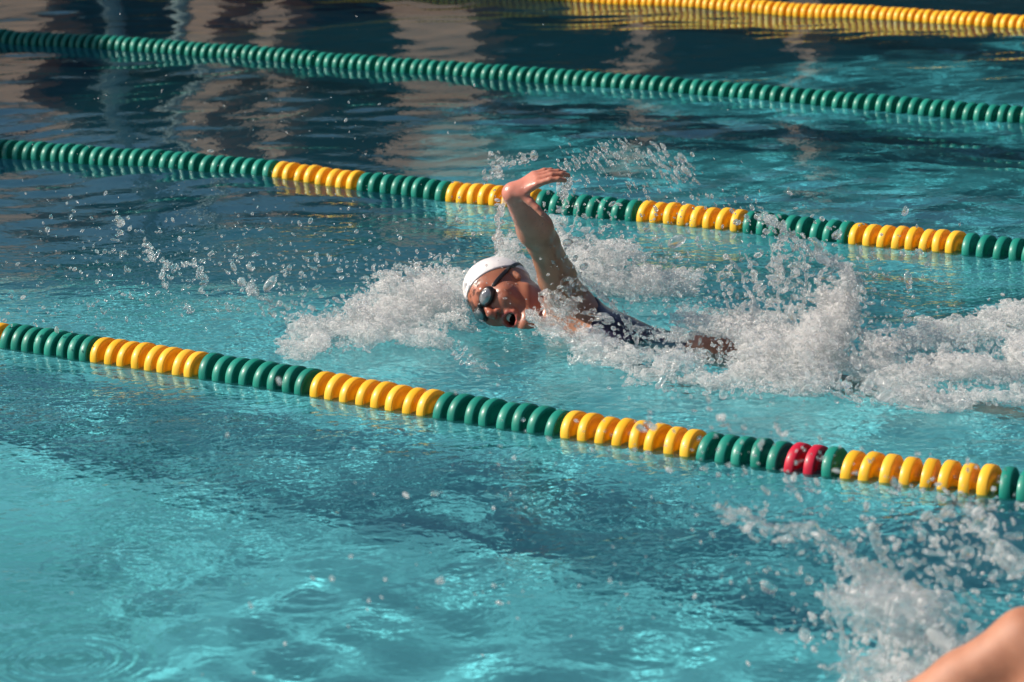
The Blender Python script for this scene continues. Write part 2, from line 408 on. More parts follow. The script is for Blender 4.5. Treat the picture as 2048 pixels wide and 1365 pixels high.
def field(prims, cuts=()):
    bx = [prim_box(q) for q in prims]; bc = [prim_box(q) for q in cuts]
    def f(p):
        lo, hi = p.min(0), p.max(0); d = np.full(len(p), .06)
        for q, (l, h) in zip(prims, bx):
            if (l - .06 > hi).any() or (h + .06 < lo).any(): continue
            d = smin(d, prim_d(q, p), q[5])
        for q, (l, h) in zip(cuts, bc):
            if (l - .02 > hi).any() or (h + .02 < lo).any(): continue
            d = smax(d, -prim_d(q, p), q[5])
        return d
    f.box = (np.min([b[0] for b in bx], 0) - .03, np.max([b[1] for b in bx], 0) + .03)
    return f
def level_mesh(name, f, lo, hi, vs, frame=None, B=16):
    """polygonise f<0; frame rows = axes of the (rotated) voxel grid"""
    F = np.eye(3) if frame is None else np.array(frame)
    cs = np.array([[x, y, z] for x in (lo[0], hi[0]) for y in (lo[1], hi[1]) for z in (lo[2], hi[2])])
    # the box is given in frame coordinates
    nb = np.ceil((np.array(hi) - lo) / (vs * B)).astype(int)
    g = vdb.FloatGrid(background=.05)
    I = np.stack(np.meshgrid(np.arange(B), np.arange(B), np.arange(B), indexing='ij'), -1).reshape(-1, 3)
    half = vs * B * .5; rad = half * 1.74 + vs
    for bi in range(nb[0]):
        for bj in range(nb[1]):
            ck = np.stack([np.full(nb[2], bi), np.full(nb[2], bj), np.arange(nb[2])], -1)
            for b_ in ck:
                c = (np.array(lo) + (b_ + .5) * vs * B) @ F
                if abs(f(c[None])[0]) > rad + .022: continue
                p = (np.array(lo) + (b_ * B + I) * vs) @ F
                d = f(p)
                if d.min() > vs * 3 : continue
                g.copyFromArray(np.clip(d, -.05, .05).reshape(B, B, B).astype(np.float32), ijk=tuple(int(t_) for t_ in b_ * B))
    pts, q = g.convertToQuads(isovalue=0.0)
    v = (np.asarray(pts) * vs + lo) @ F
    me = mesh_np(name, v, np.asarray(q)[:, ::-1])
    return me
def smooth_mesh(me, it=2, fac=.5):
    bm = bmesh.new(); bm.from_mesh(me)
    for _ in range(it): bmesh.ops.smooth_vert(bm, verts=bm.verts, factor=fac, use_axis_x=True, use_axis_y=True, use_axis_z=True)
    bm.to_mesh(me); bm.free()
    for p in me.polygons: p.use_smooth = True

# ---------------------------------------------------------------- swimmers
def cam3(r_, u_, t_):                      # right, up, towards-camera components -> world
    return RIGHT * r_ + UP * u_ - FWD * t_
def at(px, py, y):                         # point of the sight line at world depth y
    d = ray(px, py); return CAM + d * (y / d[1])
def nz(v): v = np.array(v, float); return v / np.linalg.norm(v)

def skin_mat(name='wet_skin', coat=.28, ro=.36):
    m, n, out = mat(name)
    p = node(n, 'ShaderNodeBsdfPrincipled'); p.inputs['Roughness'].default_value = ro
    p.inputs['Subsurface Weight'].default_value = .12; p.inputs['Subsurface Radius'].default_value = (.012, .004, .002); p.inputs['Subsurface Scale'].default_value = 1.0
    p.inputs['Coat Weight'].default_value = coat; p.inputs['Coat Roughness'].default_value = .20
    a = node(n, 'ShaderNodeAttribute', attribute_name='tint')
    tc = node(n, 'ShaderNodeTexCoord')
    t = node(n, 'ShaderNodeTexNoise'); t.inputs['Scale'].default_value = 22; t.inputs['Detail'].default_value = 6; L(n, tc, 'Object', t, 'Vector')
    mx = node(n, 'ShaderNodeMix', data_type='RGBA', blend_type='MULTIPLY'); mx.inputs[0].default_value = .5
    r = node(n, 'ShaderNodeValToRGB'); r.color_ramp.elements[0].color = (.72, .62, .58, 1); r.color_ramp.elements[1].color = (1.1, 1.08, 1.05, 1); r.color_ramp.elements[0].position = .35; r.color_ramp.elements[1].position = .65
    L(n, t, 'Fac', r, 'Fac'); L(n, a, 'Color', mx, 6); L(n, r, 'Color', mx, 7); L(n, mx, 2, p, 'Base Color')
    t2 = node(n, 'ShaderNodeTexVoronoi'); t2.inputs['Scale'].default_value = 95; L(n, tc, 'Object', t2, 'Vector')
    mr = node(n, 'ShaderNodeMapRange'); mr.inputs[1].default_value = .0; mr.inputs[2].default_value = .32; mr.inputs[3].default_value = 1; mr.inputs[4].default_value = 0; L(n, t2, 'Distance', mr, 0)
    b = node(n, 'ShaderNodeBump'); b.inputs['Strength'].default_value = .8; b.inputs['Distance'].default_value = .0018; L(n, mr, 0, b, 'Height')
    L(n, b, 'Normal', p, 'Coat Normal')
    b2 = node(n, 'ShaderNodeBump'); b2.inputs['Strength'].default_value = .25; b2.inputs['Distance'].default_value = .002; L(n, t, 'Fac', b2, 'Height'); L(n, b2, 'Normal', p, 'Normal')
    L(n, p, 0, out, 0); return m
m_skin = skin_mat(); m_skin2 = skin_mat('damp_skin', .0, .62)
m_cap = noisy('white_silicone', (.64, .61, .62), (.74, .71, .71), 9, .4, .6, 11, Coat_Weight=.3)
m_suit = noisy('wet_dark_fabric', (.012, .010, .018), (.03, .02, .06), 14, .28, .3, 60, Coat_Weight=.4)
m_rubber = noisy('black_rubber', (.012, .012, .014), (.02, .02, .022), 40, .3)
m_lens = noisy('smoked_lens', (.20, .20, .21), (.34, .34, .36), 60, .08, .3, 90, Coat_Weight=1.0, Metallic=.55)
m_mouth = noisy('mouth_lining', (.05, .008, .008), (.09, .015, .012), 60, .3)
m_teeth = noisy('tooth_enamel', (.50, .46, .40), (.56, .52, .46), 60, .25)

def head_prims(C, n_, l_, sc):
    """C = centre between the ears, n_ = out of the face, l_ = to the wearer's left"""
    n_ = nz(n_); l_ = nz(np.array(l_) - n_ * (np.array(l_) @ n_)); h_ = np.cross(n_, l_)
    A = np.array([n_, l_, h_])
    W = lambda f, l, u: C + (n_ * f + l_ * l + h_ * u) * sc
    P = [el(W(-.012, 0, .032), A, np.array([.100, .078, .090]) * sc, .02),
         el(W(.030, 0, -.030), A, np.array([.062, .063, .082]) * sc, .03),
         rc(W(.082, -.032, .026), W(.082, .032, .026), .012 * sc, .012 * sc, .018),
         rc(W(.084, 0, .012), W(.108, 0, -.030), .0075 * sc, .0105 * sc, .010),
         rc(W(.108, 0, -.030), W(.106, 0, -.040), .0105 * sc, .009 * sc, .008),
         rc(W(.066, 0, -.118), W(.060, 0, -.124), .019 * sc, .020 * sc, .022)]
    for sg in (-1, 1):
        P += [rc(W(.0, .056 * sg, -.055), W(.056, .020 * sg, -.116), .017 * sc, .015 * sc, .024),
              rc(W(.060, .043 * sg, -.028), W(.064, .040 * sg, -.034), .024 * sc, .022 * sc, .026),
              rc(W(.097, .011 * sg, -.040), W(.095, .012 * sg, -.043), .0075 * sc, .007 * sc, .006),
              rc(W(-.006, .075 * sg, .008), W(-.002, .076 * sg, -.022), .010 * sc, .008 * sc, .006)]
    # lips: upper and lower arcs round the open mouth
    for i in range(8):
        t0, t1 = math.pi * 2 * i / 8, math.pi * 2 * (i + 1) / 8
        q = lambda t: W(.088 - .012 * abs(math.cos(t)) ** 2 - (.010 if math.sin(t) < 0 else 0) * abs(math.sin(t)), .0235 * math.cos(t), -.079 + .0185 * math.sin(t))
        P.append(rc(q(t0), q(t1), .0062 * sc, .0062 * sc, .008))
    cuts = [el(W(.080, 0, -.080), A, np.array([.036, .0195, .0150]) * sc, .006)]
    for sg in (-1, 1):
        cuts += [rc(W(.102, .0065 * sg, -.049), W(.096, .006 * sg, -.040), .0036 * sc, .003 * sc, .003),
                 rc(W(.104, .031 * sg, .004), W(.104, .031 * sg, .002), .016 * sc, .016 * sc, .014)]
    return P, cuts, W, A

def finger(base, d0, curl_axis, lens, rads, curls):
    """three phalanges, each bent further round curl_axis"""
    P = []; p = np.array(base, float); d = nz(d0)
    for i, (ln, cu) in enumerate(zip(lens, curls)):
        a = cu; k = nz(curl_axis)
        d = d * math.cos(a) + np.cross(k, d) * math.sin(a) + k * (k @ d) * (1 - math.cos(a))
        q = p + d * ln; P.append(rc(p, q, rads[i], rads[i + 1], .0035)); p = q
    return P
def hand(Wr, d, back, thumb_side, sc=1.0, curl=.22, thumb_d=None):
    """Wr wrist, d wrist->knuckles, back = out of the back of the hand, thumb_side = towards the thumb"""
    d = nz(d); b = nz(np.array(back) - d * (np.array(back) @ d)); t = nz(np.cross(d, b)); 
    if t @ np.array(thumb_side) < 0: t = -t
    A = np.array([d, t, b]); ax = np.cross(d, -b)      # bending towards the palm
    P = [el(Wr + d * .050 * sc, A, np.array([.056, .040, .0150]) * sc, .016),
         rc(Wr - d * .005, Wr + d * .030 * sc, .027 * sc, .022 * sc, .016)]
    L3 = [(.044, .026, .020), (.048, .030, .021), (.045, .028, .021), (.035, .021, .019)]
    for i, (off, ls) in enumerate(zip((.029, .0095, -.0095, -.028), L3)):
        kb = Wr + (d * (.090 - .005 * abs(i - 1)) + t * off + b * .002) * sc
        P.append(rc(Wr + (d * .03 + t * off * .5) * sc, kb, .012 * sc, .0105 * sc, .010))
        fd = nz(d + t * (.10 - .07 * i))
        P += finger(kb, fd, ax, [q * sc for q in ls], [q * sc * (.9 if i == 3 else 1) for q in (.0108, .0098, .0090, .0076)], (curl * .5 + .05 * i, curl, curl * .8))
    td = nz(thumb_d) if thumb_d is not None else nz(d * .75 + t * .75 - b * .35)
    tb = Wr + (d * .022 + t * .022 - b * .004) * sc
    P += [rc(tb, tb + td * .040 * sc, .0165 * sc, .0125 * sc, .012)] + finger(tb + td * .040 * sc, td, ax, (.030 * sc, .025 * sc), (.0118 * sc, .0102 * sc, .008 * sc), (.12, .25))
    return P

def tint(me, fn):
    co = np.empty(len(me.vertices) * 3); me.vertices.foreach_get('co', co); co = co.reshape(-1, 3)
    c = fn(co); a = me.color_attributes.new('tint', 'FLOAT_COLOR', 'POINT')
    a.data.foreach_set('color', np.concatenate([c, np.ones((len(c), 1))], 1).astype(np.float32).ravel())

SKIN = np.array([.36, .160, .095])
def swimmer(root, Hc, fn_, fl_, hs, LS, LE, LW, lhand, RS, RE, RW, rhand, axis, chest_n, suit=True, vs=.003, skin=None):
    """axis: unit vector from head to feet, chest_n: out of the chest"""
    axis = nz(axis); cn = nz(np.array(chest_n) - axis * (np.array(chest_n) @ axis)); sd = np.cross(axis, cn)   # sd: to the wearer's ... side
    if sd @ (LS - RS) < 0: sd = -sd
    hp, hcuts, W, A = head_prims(Hc, fn_, fl_, hs)
    SC = (LS + RS) / 2
    AX = np.array([axis, sd, cn])
    neck = W(-.03, 0, -.055)
    P = hp + [rc(neck, SC - axis * .02, .050, .058, .04),
              rc(neck, SC * .55 + LS * .45, .030, .040, .05), rc(neck, SC * .55 + RS * .45, .030, .040, .05),
              el(SC + axis * .13 + cn * .01, AX, (.19, .160, .108), .05), el(SC + axis * .04, AX, (.09, .165, .075), .05),
              el(SC + axis * .34, AX, (.16, .118, .082), .06), el(SC + axis * .47 - cn * .012, AX, (.12, .140, .084), .05)]
    P += [rc(LS, LS * .8 + SC * .2 + axis * .03, .055, .06, .04), rc(RS, RS * .8 + SC * .2 + axis * .03, .055, .06, .04)]
    def arm(S_, E_, W_):
        m1 = S_ * .6 + E_ * .4; m2 = E_ * .72 + W_ * .28
        return [rc(S_, m1, .056, .052, .03), rc(m1, E_, .052, .043, .02), rc(E_, m2, .043, .048, .02), rc(m2, W_, .048, .029, .02)]
    P += arm(LS, LE, LW) + arm(RS, RE, RW) + lhand + rhand
    hipc = SC + axis * .50
    for sg, dz in ((1, -.03), (-1, -.14)):
        hj = hipc + sd * .085 * sg; kn = hj + axis * .40 + np.array([0, 0, dz * .6]); an = kn + axis * .38 + np.array([0, 0, -dz * .3])
        P += [el(hj - cn * .045 - axis * .01, AX, (.10, .078, .060), .04), rc(hj, hj * .5 + kn * .5, .082, .070, .04), rc(hj * .5 + kn * .5, kn, .070, .052, .03), rc(kn, kn * .7 + an * .3 - cn * .01, .052, .054, .02),
              rc(kn * .7 + an * .3 - cn * .01, an, .054, .034, .02), rc(an, an + axis * .10 + cn * .02, .036, .030, .015), rc(an + axis * .10 + cn * .02, an + axis * .19 + cn * .015, .030, .016, .02)]
    f = field(P, hcuts)
    b0, b1 = f.box
    cs = np.array([[x, y, z] for x in (b0[0], b1[0]) for y in (b0[1], b1[1]) for z in (b0[2], b1[2])])
    # frame-aligned bounds from primitives
    lo = np.full(3, 9e9); hi = -lo
    for q in P:
        if q[0] == 'c':
            for c_, r_ in ((q[1], q[3]), (q[2], q[4])):
                lo = np.minimum(lo, AX @ c_ - r_); hi = np.maximum(hi, AX @ c_ + r_)
        else:
            r_ = q[3].max(); lo = np.minimum(lo, AX @ q[1] - r_); hi = np.maximum(hi, AX @ q[1] + r_)
    me = level_mesh('person_body', f, lo - .02, hi + .02, vs, AX); smooth_mesh(me, 1, .4)
    def col(co):
        q = (co - Hc) @ A.T / hs
        c = np.tile(SKIN, (len(co), 1))
        face = np.clip(1.4 - np.linalg.norm((q - [.06, 0, -.03]) / [.09, .08, .11], axis=1), 0, 1)[:, None]
        c = c * (1 - .75 * face) + np.array([.25, .058, .038]) * .75 * face
        lip = np.clip(1.25 - np.abs(np.hypot((q[:, 1]) / .0235, (q[:, 2] + .079) / .0185) - 1) * 4.0, 0, 1) * (q[:, 0] > .06) * (np.abs(q[:, 1]) < .035)
        c = c * (1 - lip[:, None] * .8) + np.array([.36, .06, .055]) * .8 * lip[:, None]
        ins = ((q[:, 0] < .074) & (q[:, 0] > .03) & (np.abs(q[:, 1]) < .021) & (np.abs(q[:, 2] + .08) < .0165))[:, None]
        c = np.where(ins, np.array([.05, .008, .008]), c)
        hn = np.clip(1.3 - np.linalg.norm(co - LW, axis=1) / .15, 0, 1)[:, None]
        c = c * (1 - hn) + np.array([.55, .21, .155]) * hn
        nose = np.clip(1 - np.linalg.norm(q - [.108, 0, -.036], axis=1) / .022, 0, 1)[:, None]
        c = c * (1 - .4 * nose) + np.array([.34, .08, .055]) * .4 * nose
        return c
    tint(me, col)
    body = link('body', me, skin or m_skin, root)
    body.cycles.is_caustics_receiver = True
    # cap: the head's own surface, 2.5 mm out, above the line forehead - nape
    hf = field(hp[:2] + [q for q in hp if q[0] == 'c' and q[5] == .006 and q[3] > .0095 * hs], ())
    pn = nz(A[0] * -.42 + A[2] * .88); p0 = W(.078, 0, .066)
    def capf(p): return smax(smax(hf(p) - .0035, -((p - p0) @ pn), .004), -(hf(p) + .002), .002)
    me = level_mesh('cap', capf, Hc - .16, Hc + .17, .0022); smooth_mesh(me, 1, .4)
    cap = link('swim_cap', me, m_cap, root)
    # goggles: strap, two gaskets with domed lenses, nose bridge
    hf2 = field(hp[:3] + [q for q in hp if q[0] == 'c' and q[5] == .006 and q[3] > .0095 * hs], ())
    def strapf(p):
        pl = (p - W(0, 0, .014)) @ nz(A[2] * 1 + A[0] * .10)
        band = smax(np.abs(pl) - .0055, hf2(p) - .0068, .001)
        return smax(band, ((p - W(.070, 0, 0)) @ A[0]), .001)
    me = level_mesh('strap', strapf, Hc - .16, Hc + .16, .0020)
    g = link('goggle_strap', me, m_rubber, root)
    for sg in (1, -1):
        c = W(.0985, .032 * sg, .004); o_ = nz(A[0] * .93 + A[1] * .30 * sg); u_ = nz(A[2] - o_ * (A[2] @ o_)); s_ = np.cross(o_, u_)
        GA = np.array([o_, s_, u_])
        f1 = field([el(c - o_ * .008 * hs, GA, np.array([.019, .030, .0205]) * hs, .004)])
        me = level_mesh('gasket', lambda p, f1=f1, c=c, o_=o_: smax(f1(p), (p - c) @ o_ - .0035, .003), c - .045, c + .045, .0016); gk = link('goggle_gasket', me, m_rubber, root)
        f2 = field([el(c - o_ * .000 * hs, GA, np.array([.0095, .0245, .0160]) * hs, .004)])
        me = level_mesh('lens', f2, c - .04, c + .04, .0014); link('lens', me, m_lens, gk)
    me = level_mesh('bridge', field([rc(W(.100, -.010, .008), W(.103, 0, .010), .003, .003), rc(W(.103, 0, .010), W(.100, .010, .008), .003, .003)]), Hc - .16, Hc + .16, .0016); link('nose_bridge', me, m_rubber, root)
    # mouth: teeth behind the upper lip
    tp = [rc(W(.0790 - .004 * (i * .45) ** 2, .0042 * i, -.0665), W(.0785 - .004 * (i * .45) ** 2, .0042 * i, -.0735), .0024, .0020, .0012) for i in range(-3, 4)]
    me = level_mesh('teeth', field(tp), W(.07, 0, -.07) - .04, W(.07, 0, -.07) + .04, .0013); link('teeth', me, m_teeth, root)
    if suit:
        q0 = SC
        def suitf(p):
            r_ = p - q0; s_ = r_ @ axis; l_ = r_ @ sd; c_ = r_ @ cn
            top = .055 - s_ + np.where(c_ < 0, .02, .05)                         # neckline / back edge
            strap_ = np.abs(np.abs(l_) - .075 + .12 * np.clip(.03 - s_, 0, .1)) - .017
            up = np.minimum(top, np.maximum(strap_, -.075 - s_))
            arm = np.abs(l_) - .135 - np.clip(s_ - .10, 0, .1)                       # arm holes
            lim = np.maximum(s_ - .62, np.linalg.norm(r_ - axis * s_[:, None], axis=1) - .25)
            leg = s_ - .55 - .0 + np.clip(np.abs(l_) - .03, 0, .2) * 1.0 
            return smax(smax(smax(smax(smax(f(p) - .0035, up, .006), lim, .004), leg, .006), np.where(s_ < .2, arm, -1), .004), -(f(p) + .003), .002)
        me = level_mesh('suit', suitf, lo - .02, hi + .02, .0038, AX); smooth_mesh(me, 1, .4)
        link('swimsuit', me, m_suit, root)
    return f

sw = tag(empty('person', (0.2, 8.3, 0)), 'swimmer in white cap and goggles breathing, bent arm raised over the water', 'person')
sw.location = (0, 0, 0)
AXIS = np.array([.817, -.577, -.155])
Hc = at(1009, 592, 8.50)
LS = at(1133, 600, 8.34); RSh = LS + nz(np.array([.10, .40, -.62])) * .32
LE = at(1086, 486, 8.16); LW = at(1027, 386, 8.00)
fc = nz(cam3(.78, -.50, .37)); fl = cam3(.44, .66, .60); fl = nz(fl - fc * (fl @ fc)); fnv = np.cross(fc, fl)
hd = nz(cam3(.80, .46, .26))
lh = hand(LW, hd, cam3(-.25, .72, .62), cam3(0, -.3, 1), .87, .34, thumb_d=cam3(.74, -.60, .30))
RE = RSh + np.array([.02, .10, -.26]); RW = RE + np.array([.18, -.10, -.20])
rh = hand(RW, nz(np.array([.5, -.2, -.8])), np.array([-.7, .2, .6]), np.array([0, -1, 0]), .98, .2)
swim_field = swimmer(sw, Hc, fnv, fl, 1.07, LS, LE, LW, lh, RSh, RE, RW, rh, AXIS, np.array([-.25, -.62, -.74]))

# ---------------------------------------------------------------- splashes
FLOW = np.array([.817, -.577, 0])
_ng = np.random.default_rng(11).random((32, 32, 32)).astype(np.float32)
def vnoise(p, sc):
    q = p / sc; i = np.floor(q).astype(int); t = q - i; t = t * t * (3 - 2 * t); i &= 31; j = (i + 1) & 31
    a = lambda X, Y, Z: _ng[X, Y, Z]
    x0, y0, z0 = i.T; x1, y1, z1 = j.T; tx, ty, tz = t.T
    c00 = a(x0, y0, z0) * (1 - tx) + a(x1, y0, z0) * tx; c10 = a(x0, y1, z0) * (1 - tx) + a(x1, y1, z0) * tx
    c01 = a(x0, y0, z1) * (1 - tx) + a(x1, y0, z1) * tx; c11 = a(x0, y1, z1) * (1 - tx) + a(x1, y1, z1) * tx
    return ((c00 * (1 - ty) + c10 * ty) * (1 - tz) + (c01 * (1 - ty) + c11 * ty) * tz) - .5

def water_mat(name, white, rough, bump=0.0, bs=200, spread=.3, holes=0.0, nsc=38):
    m, n, out = mat(name)
    g = node(n, 'ShaderNodeBsdfPrincipled'); g.inputs['Base Color'].default_value = (.97, .99, 1, 1); g.inputs['Transmission Weight'].default_value = 1
    g.inputs['IOR'].default_value = 1.333; g.inputs['Roughness'].default_value = rough
    d = node(n, 'ShaderNodeBsdfDiffuse'); d.inputs['Color'].default_value = (.97, .955, .945, 1)
    t = node(n, 'ShaderNodeBsdfTranslucent'); t.inputs['Color'].default_value = (.97, .96, .955, 1)
    dt = node(n, 'ShaderNodeMixShader'); dt.inputs[0].default_value = .60; L(n, d, 0, dt, 1); L(n, t, 0, dt, 2)
    ms = node(n, 'ShaderNodeMixShader'); L(n, g, 0, ms, 1); L(n, dt, 0, ms, 2)
    tc = node(n, 'ShaderNodeTexCoord'); nz_ = node(n, 'ShaderNodeTexNoise'); nz_.inputs['Scale'].default_value = nsc; nz_.inputs['Detail'].default_value = 4; L(n, tc, 'Object', nz_, 'Vector')
    mr = node(n, 'ShaderNodeMapRange'); mr.inputs[1].default_value = .38; mr.inputs[2].default_value = .62; mr.inputs[3].default_value = max(0, white - spread); mr.inputs[4].default_value = min(1, white + spread)
    L(n, nz_, 'Fac', mr, 0); L(n, mr, 0, ms, 0)
    if bump:
        t2 = node(n, 'ShaderNodeTexNoise'); t2.inputs['Scale'].default_value = bs; t2.inputs['Detail'].default_value = 2; L(n, tc, 'Object', t2, 'Vector')
        b = node(n, 'ShaderNodeBump'); b.inputs['Strength'].default_value = bump; b.inputs['Distance'].default_value = .004; L(n, t2, 'Fac', b, 'Height')
        for x in (g, d, t): L(n, b, 'Normal', x, 'Normal')
    last = ms
    if holes:                               # a film this thin is partly open
        tr = node(n, 'ShaderNodeBsdfTransparent'); mh = node(n, 'ShaderNodeMixShader'); mh.inputs[0].default_value = holes
        L(n, ms, 0, mh, 1); L(n, tr, 0, mh, 2); last = mh
    L(n, last, 0, out, 0); return m
m_froth = water_mat('aerated_water', .84, .10, 1.0, 420, .20, .66, 70)
m_drop = water_mat('water_drop', .24, .10, spread=.18, holes=.42)
m_near = water_mat('near_water_drop', .34, .07, spread=.34, holes=.35, nsc=14)
m_sheet = water_mat('water_sheet', .34, .10, .8, 120, .30, .60)

def ico(sub):
    bm = bmesh.new(); bmesh.ops.create_icosphere(bm, subdivisions=sub, radius=1.0)
    v = np.array([x.co[:] for x in bm.verts]); f = np.array([[q.index for q in t.verts] for t in bm.faces]); bm.free(); return v, f
ICO = {1: ico(1), 2: ico(2)}
class Drops:
    def __init__(s): s.c = []; s.r = []; s.d = []
    def add(s, c, r, stretch=None):
        s.c.append(c); s.r.append(r); s.d.append(stretch if stretch is not None else rng.normal(0, .5, 3))
    def cloud(s, px, py, y, sx, sy, n, r, sd=.07, stretch=None, rmax=99):
        """n drops scattered about a point of the photo; sx, sy in picture pixels, r in mm, sd = spread in depth"""
        for _ in range(n):
            yy = y + rng.normal(0, sd); c = at(px + rng.normal(0, sx), py + rng.normal(0, sy), yy)
            if c[2] < -.004 or np.linalg.norm(c - LW) < .05 or np.linalg.norm(c - LW - hd * .1) < .06: continue
            s.add(c, min(rmax, r * math.exp(rng.normal(0, .5))) * .001, None if stretch is None else np.array(stretch) * rng.uniform(.3, 1.6))
    def path(s, pts, y, n, jit, r, sd=.02, stretch=None):
        pts = np.array(pts, float); seg = np.linalg.norm(np.diff(pts, axis=0), axis=1); cum = np.concatenate([[0], np.cumsum(seg)])
        for _ in range(n):
            t = rng.random() * cum[-1]; s.cloud(np.interp(t, cum, pts[:, 0]), np.interp(t, cum, pts[:, 1]), y, jit, jit, 1, r, sd, stretch)
    def build(s, name, m, label):
        V = []; F = []; o = 0
        for c, r, d in zip(s.c, s.r, s.d):
            v, f = ICO[2 if r > .0028 else 1]
            k = np.linalg.norm(d); u = d / (k + 1e-9)
            if r > .0028:
                w_ = v * (1 + .24 * np.sin(v @ rng.normal(0, 2.2, 3) + rng.uniform(0, 6)))[:, None]
            else: w_ = v
            w_ = w_ * r + np.outer(w_ @ u, u) * r * k
            V.append(w_ + c); F.append(f + o); o += len(v)
        me = mesh_np(name, np.concatenate(V), np.concatenate(F))
        return tag(link(name, me, m), label, kind='stuff')

def heap(px, py, y, rx, rz, ry):           # a low mound of froth, sizes: rx, rz picture pixels, ry metres
    c = at(px, py, y); sc_ = FPX / np.linalg.norm(c - CAM)
    return c, np.array([rx / sc_, ry, rz / sc_])
def froth(name, heaps, m, label, vs=.0023, rugged=1.0, ligs=(), strands=7, zmin=-.03):
    ligs = list(ligs)
    for c, r in heaps:
        for _ in range(strands):
            a = rng.uniform(0, 6.28); st_ = c + r * np.array([math.cos(a) * .75, rng.uniform(-.6, .6), abs(math.sin(a)) * .8])
            v_ = np.array([rng.normal(-.25, .6), rng.normal(0, .4), rng.uniform(.3, 1.1)]); ln = rng.uniform(.02, .075); tt_ = np.linspace(0, 1, 6)[:, None]
            ligs.append((list(st_ + v_ * tt_ * ln - np.array([0, 0, .55]) * ln * tt_ ** 2), rng.uniform(.0016, .0034), .0010))
    C = np.array([h[0] for h in heaps]); RR = np.array([h[1] for h in heaps])
    lo = (C - RR * 1.25).min(0) - .02; hi = (C + RR * 1.25).max(0) + .03
    for l in ligs:
        A_ = np.array(l[0]); lo = np.minimum(lo, A_.min(0) - .02); hi = np.maximum(hi, A_.max(0) + .02)
    lo[2] = max(lo[2], zmin)
    ext = [(c - r * 1.25 - .02, c + r * 1.25 + .02) for c, r in zip(C, RR)]
    def f(p):
        a, b = p.min(0), p.max(0); d = np.full(len(p), .06)
        for (c, r), (l, h) in zip(zip(C, RR), ext):
            if (l > b).any() or (h < a).any(): continue
            q = (p - c) / r; k0 = np.linalg.norm(q, axis=1); k1 = np.linalg.norm(q / r, axis=1) + 1e-9
            d = smin(d, np.clip(k0 * (k0 - 1) / k1, -.05, .06), .02)
        if d.min() < .05 and len(p) > 1:
            q_ = p - np.outer((p @ FLOW) * .45, FLOW)                   # drawn out along the stroke
            n1 = vnoise(q_, .050); n2 = vnoise(q_ + 3.1, .019); n3 = vnoise(q_ + 7.7, .0078); n4 = vnoise(p + 9.1, .0048)
            d = d + (n1 * .060 + n2 * .042) * rugged + n3 * .026 + n4 * .008
            d = np.maximum(d, .0045 - np.abs(vnoise(q_ + 5.5, .015)) * .045)
        return d
    g = vdb.FloatGrid(background=.05); B = 16
    nb = np.ceil((hi - lo) / (vs * B)).astype(int)
    I = np.stack(np.meshgrid(np.arange(B), np.arange(B), np.arange(B), indexing='ij'), -1).reshape(-1, 3)
    rad = vs * B * .9
    # ligaments and clinging drops
    lg = []
    for pts, r0, r1 in ligs:
        pts = np.array(pts); n_ = max(3, int(np.linalg.norm(np.diff(pts, axis=0), axis=1).sum() / .006))
        cum = np.concatenate([[0], np.cumsum(np.linalg.norm(np.diff(pts, axis=0), axis=1))]); tt = np.linspace(0, cum[-1], n_)
        q = np.stack([np.interp(tt, cum, pts[:, k]) for k in range(3)], -1)
        q += np.stack([np.convolve(rng.normal(0, .0045, n_ + 4), np.ones(5) / 5 * 1.6, 'valid') for _ in range(3)], -1)
        rr = (r0 + (r1 - r0) * np.linspace(0, 1, n_)) * np.exp(rng.normal(0, .38, n_))
        for i in range(n_ - 1):
            if rng.random() < .10: continue
            lg.append((q[i], q[i + 1], max(rr[i], .0008), max(rr[i + 1], .0008)))
    la = np.array([np.concatenate([np.minimum(a, b) - max(r, t), np.maximum(a, b) + max(r, t)]) for a, b, r, t in lg]) if lg else np.zeros((0, 6))
    for bi in range(nb[0]):
        for bj in range(nb[1]):
            for bk in range(nb[2]):
                o = np.array([bi, bj, bk]); b0 = lo + o * vs * B; b1 = b0 + vs * B; c = (b0 + b1) / 2
                near = f(c[None])[0] < .075 if len(C) else False
                li = np.nonzero(((la[:, :3] < b1 + vs) & (la[:, 3:] > b0 - vs)).all(1))[0] if len(la) else []
                if not near and not len(li): continue
                p = lo + (o * B + I) * vs
                d = f(p) if near else np.full(len(p), .05)
                for i in li:
                    a, b, r, t = lg[i]; ba = b - a; h = np.clip((p - a) @ ba / max(ba @ ba, 1e-9), 0, 1)
                    d = smin(d, np.linalg.norm(p - a - h[:, None] * ba, axis=1) - (r + (t - r) * h), .002)
                if d.min() > vs * 2: continue
                g.copyFromArray(np.clip(d, -.05, .05).reshape(B, B, B).astype(np.float32), ijk=tuple(int(x) for x in o * B))
    pts, q = g.convertToQuads(isovalue=0.0)
    me = mesh_np(name, np.asarray(pts) * vs + lo, np.asarray(q)[:, ::-1]); smooth_mesh(me, 1, .35)
    print(name, len(me.vertices))
    return tag(link(name, me, m), label, kind='stuff')
def pxpath(pts, y, dy=0):
    return [at(x, yy, y + dy * i / max(1, len(pts) - 1)) for i, (x, yy) in enumerate(pts)]

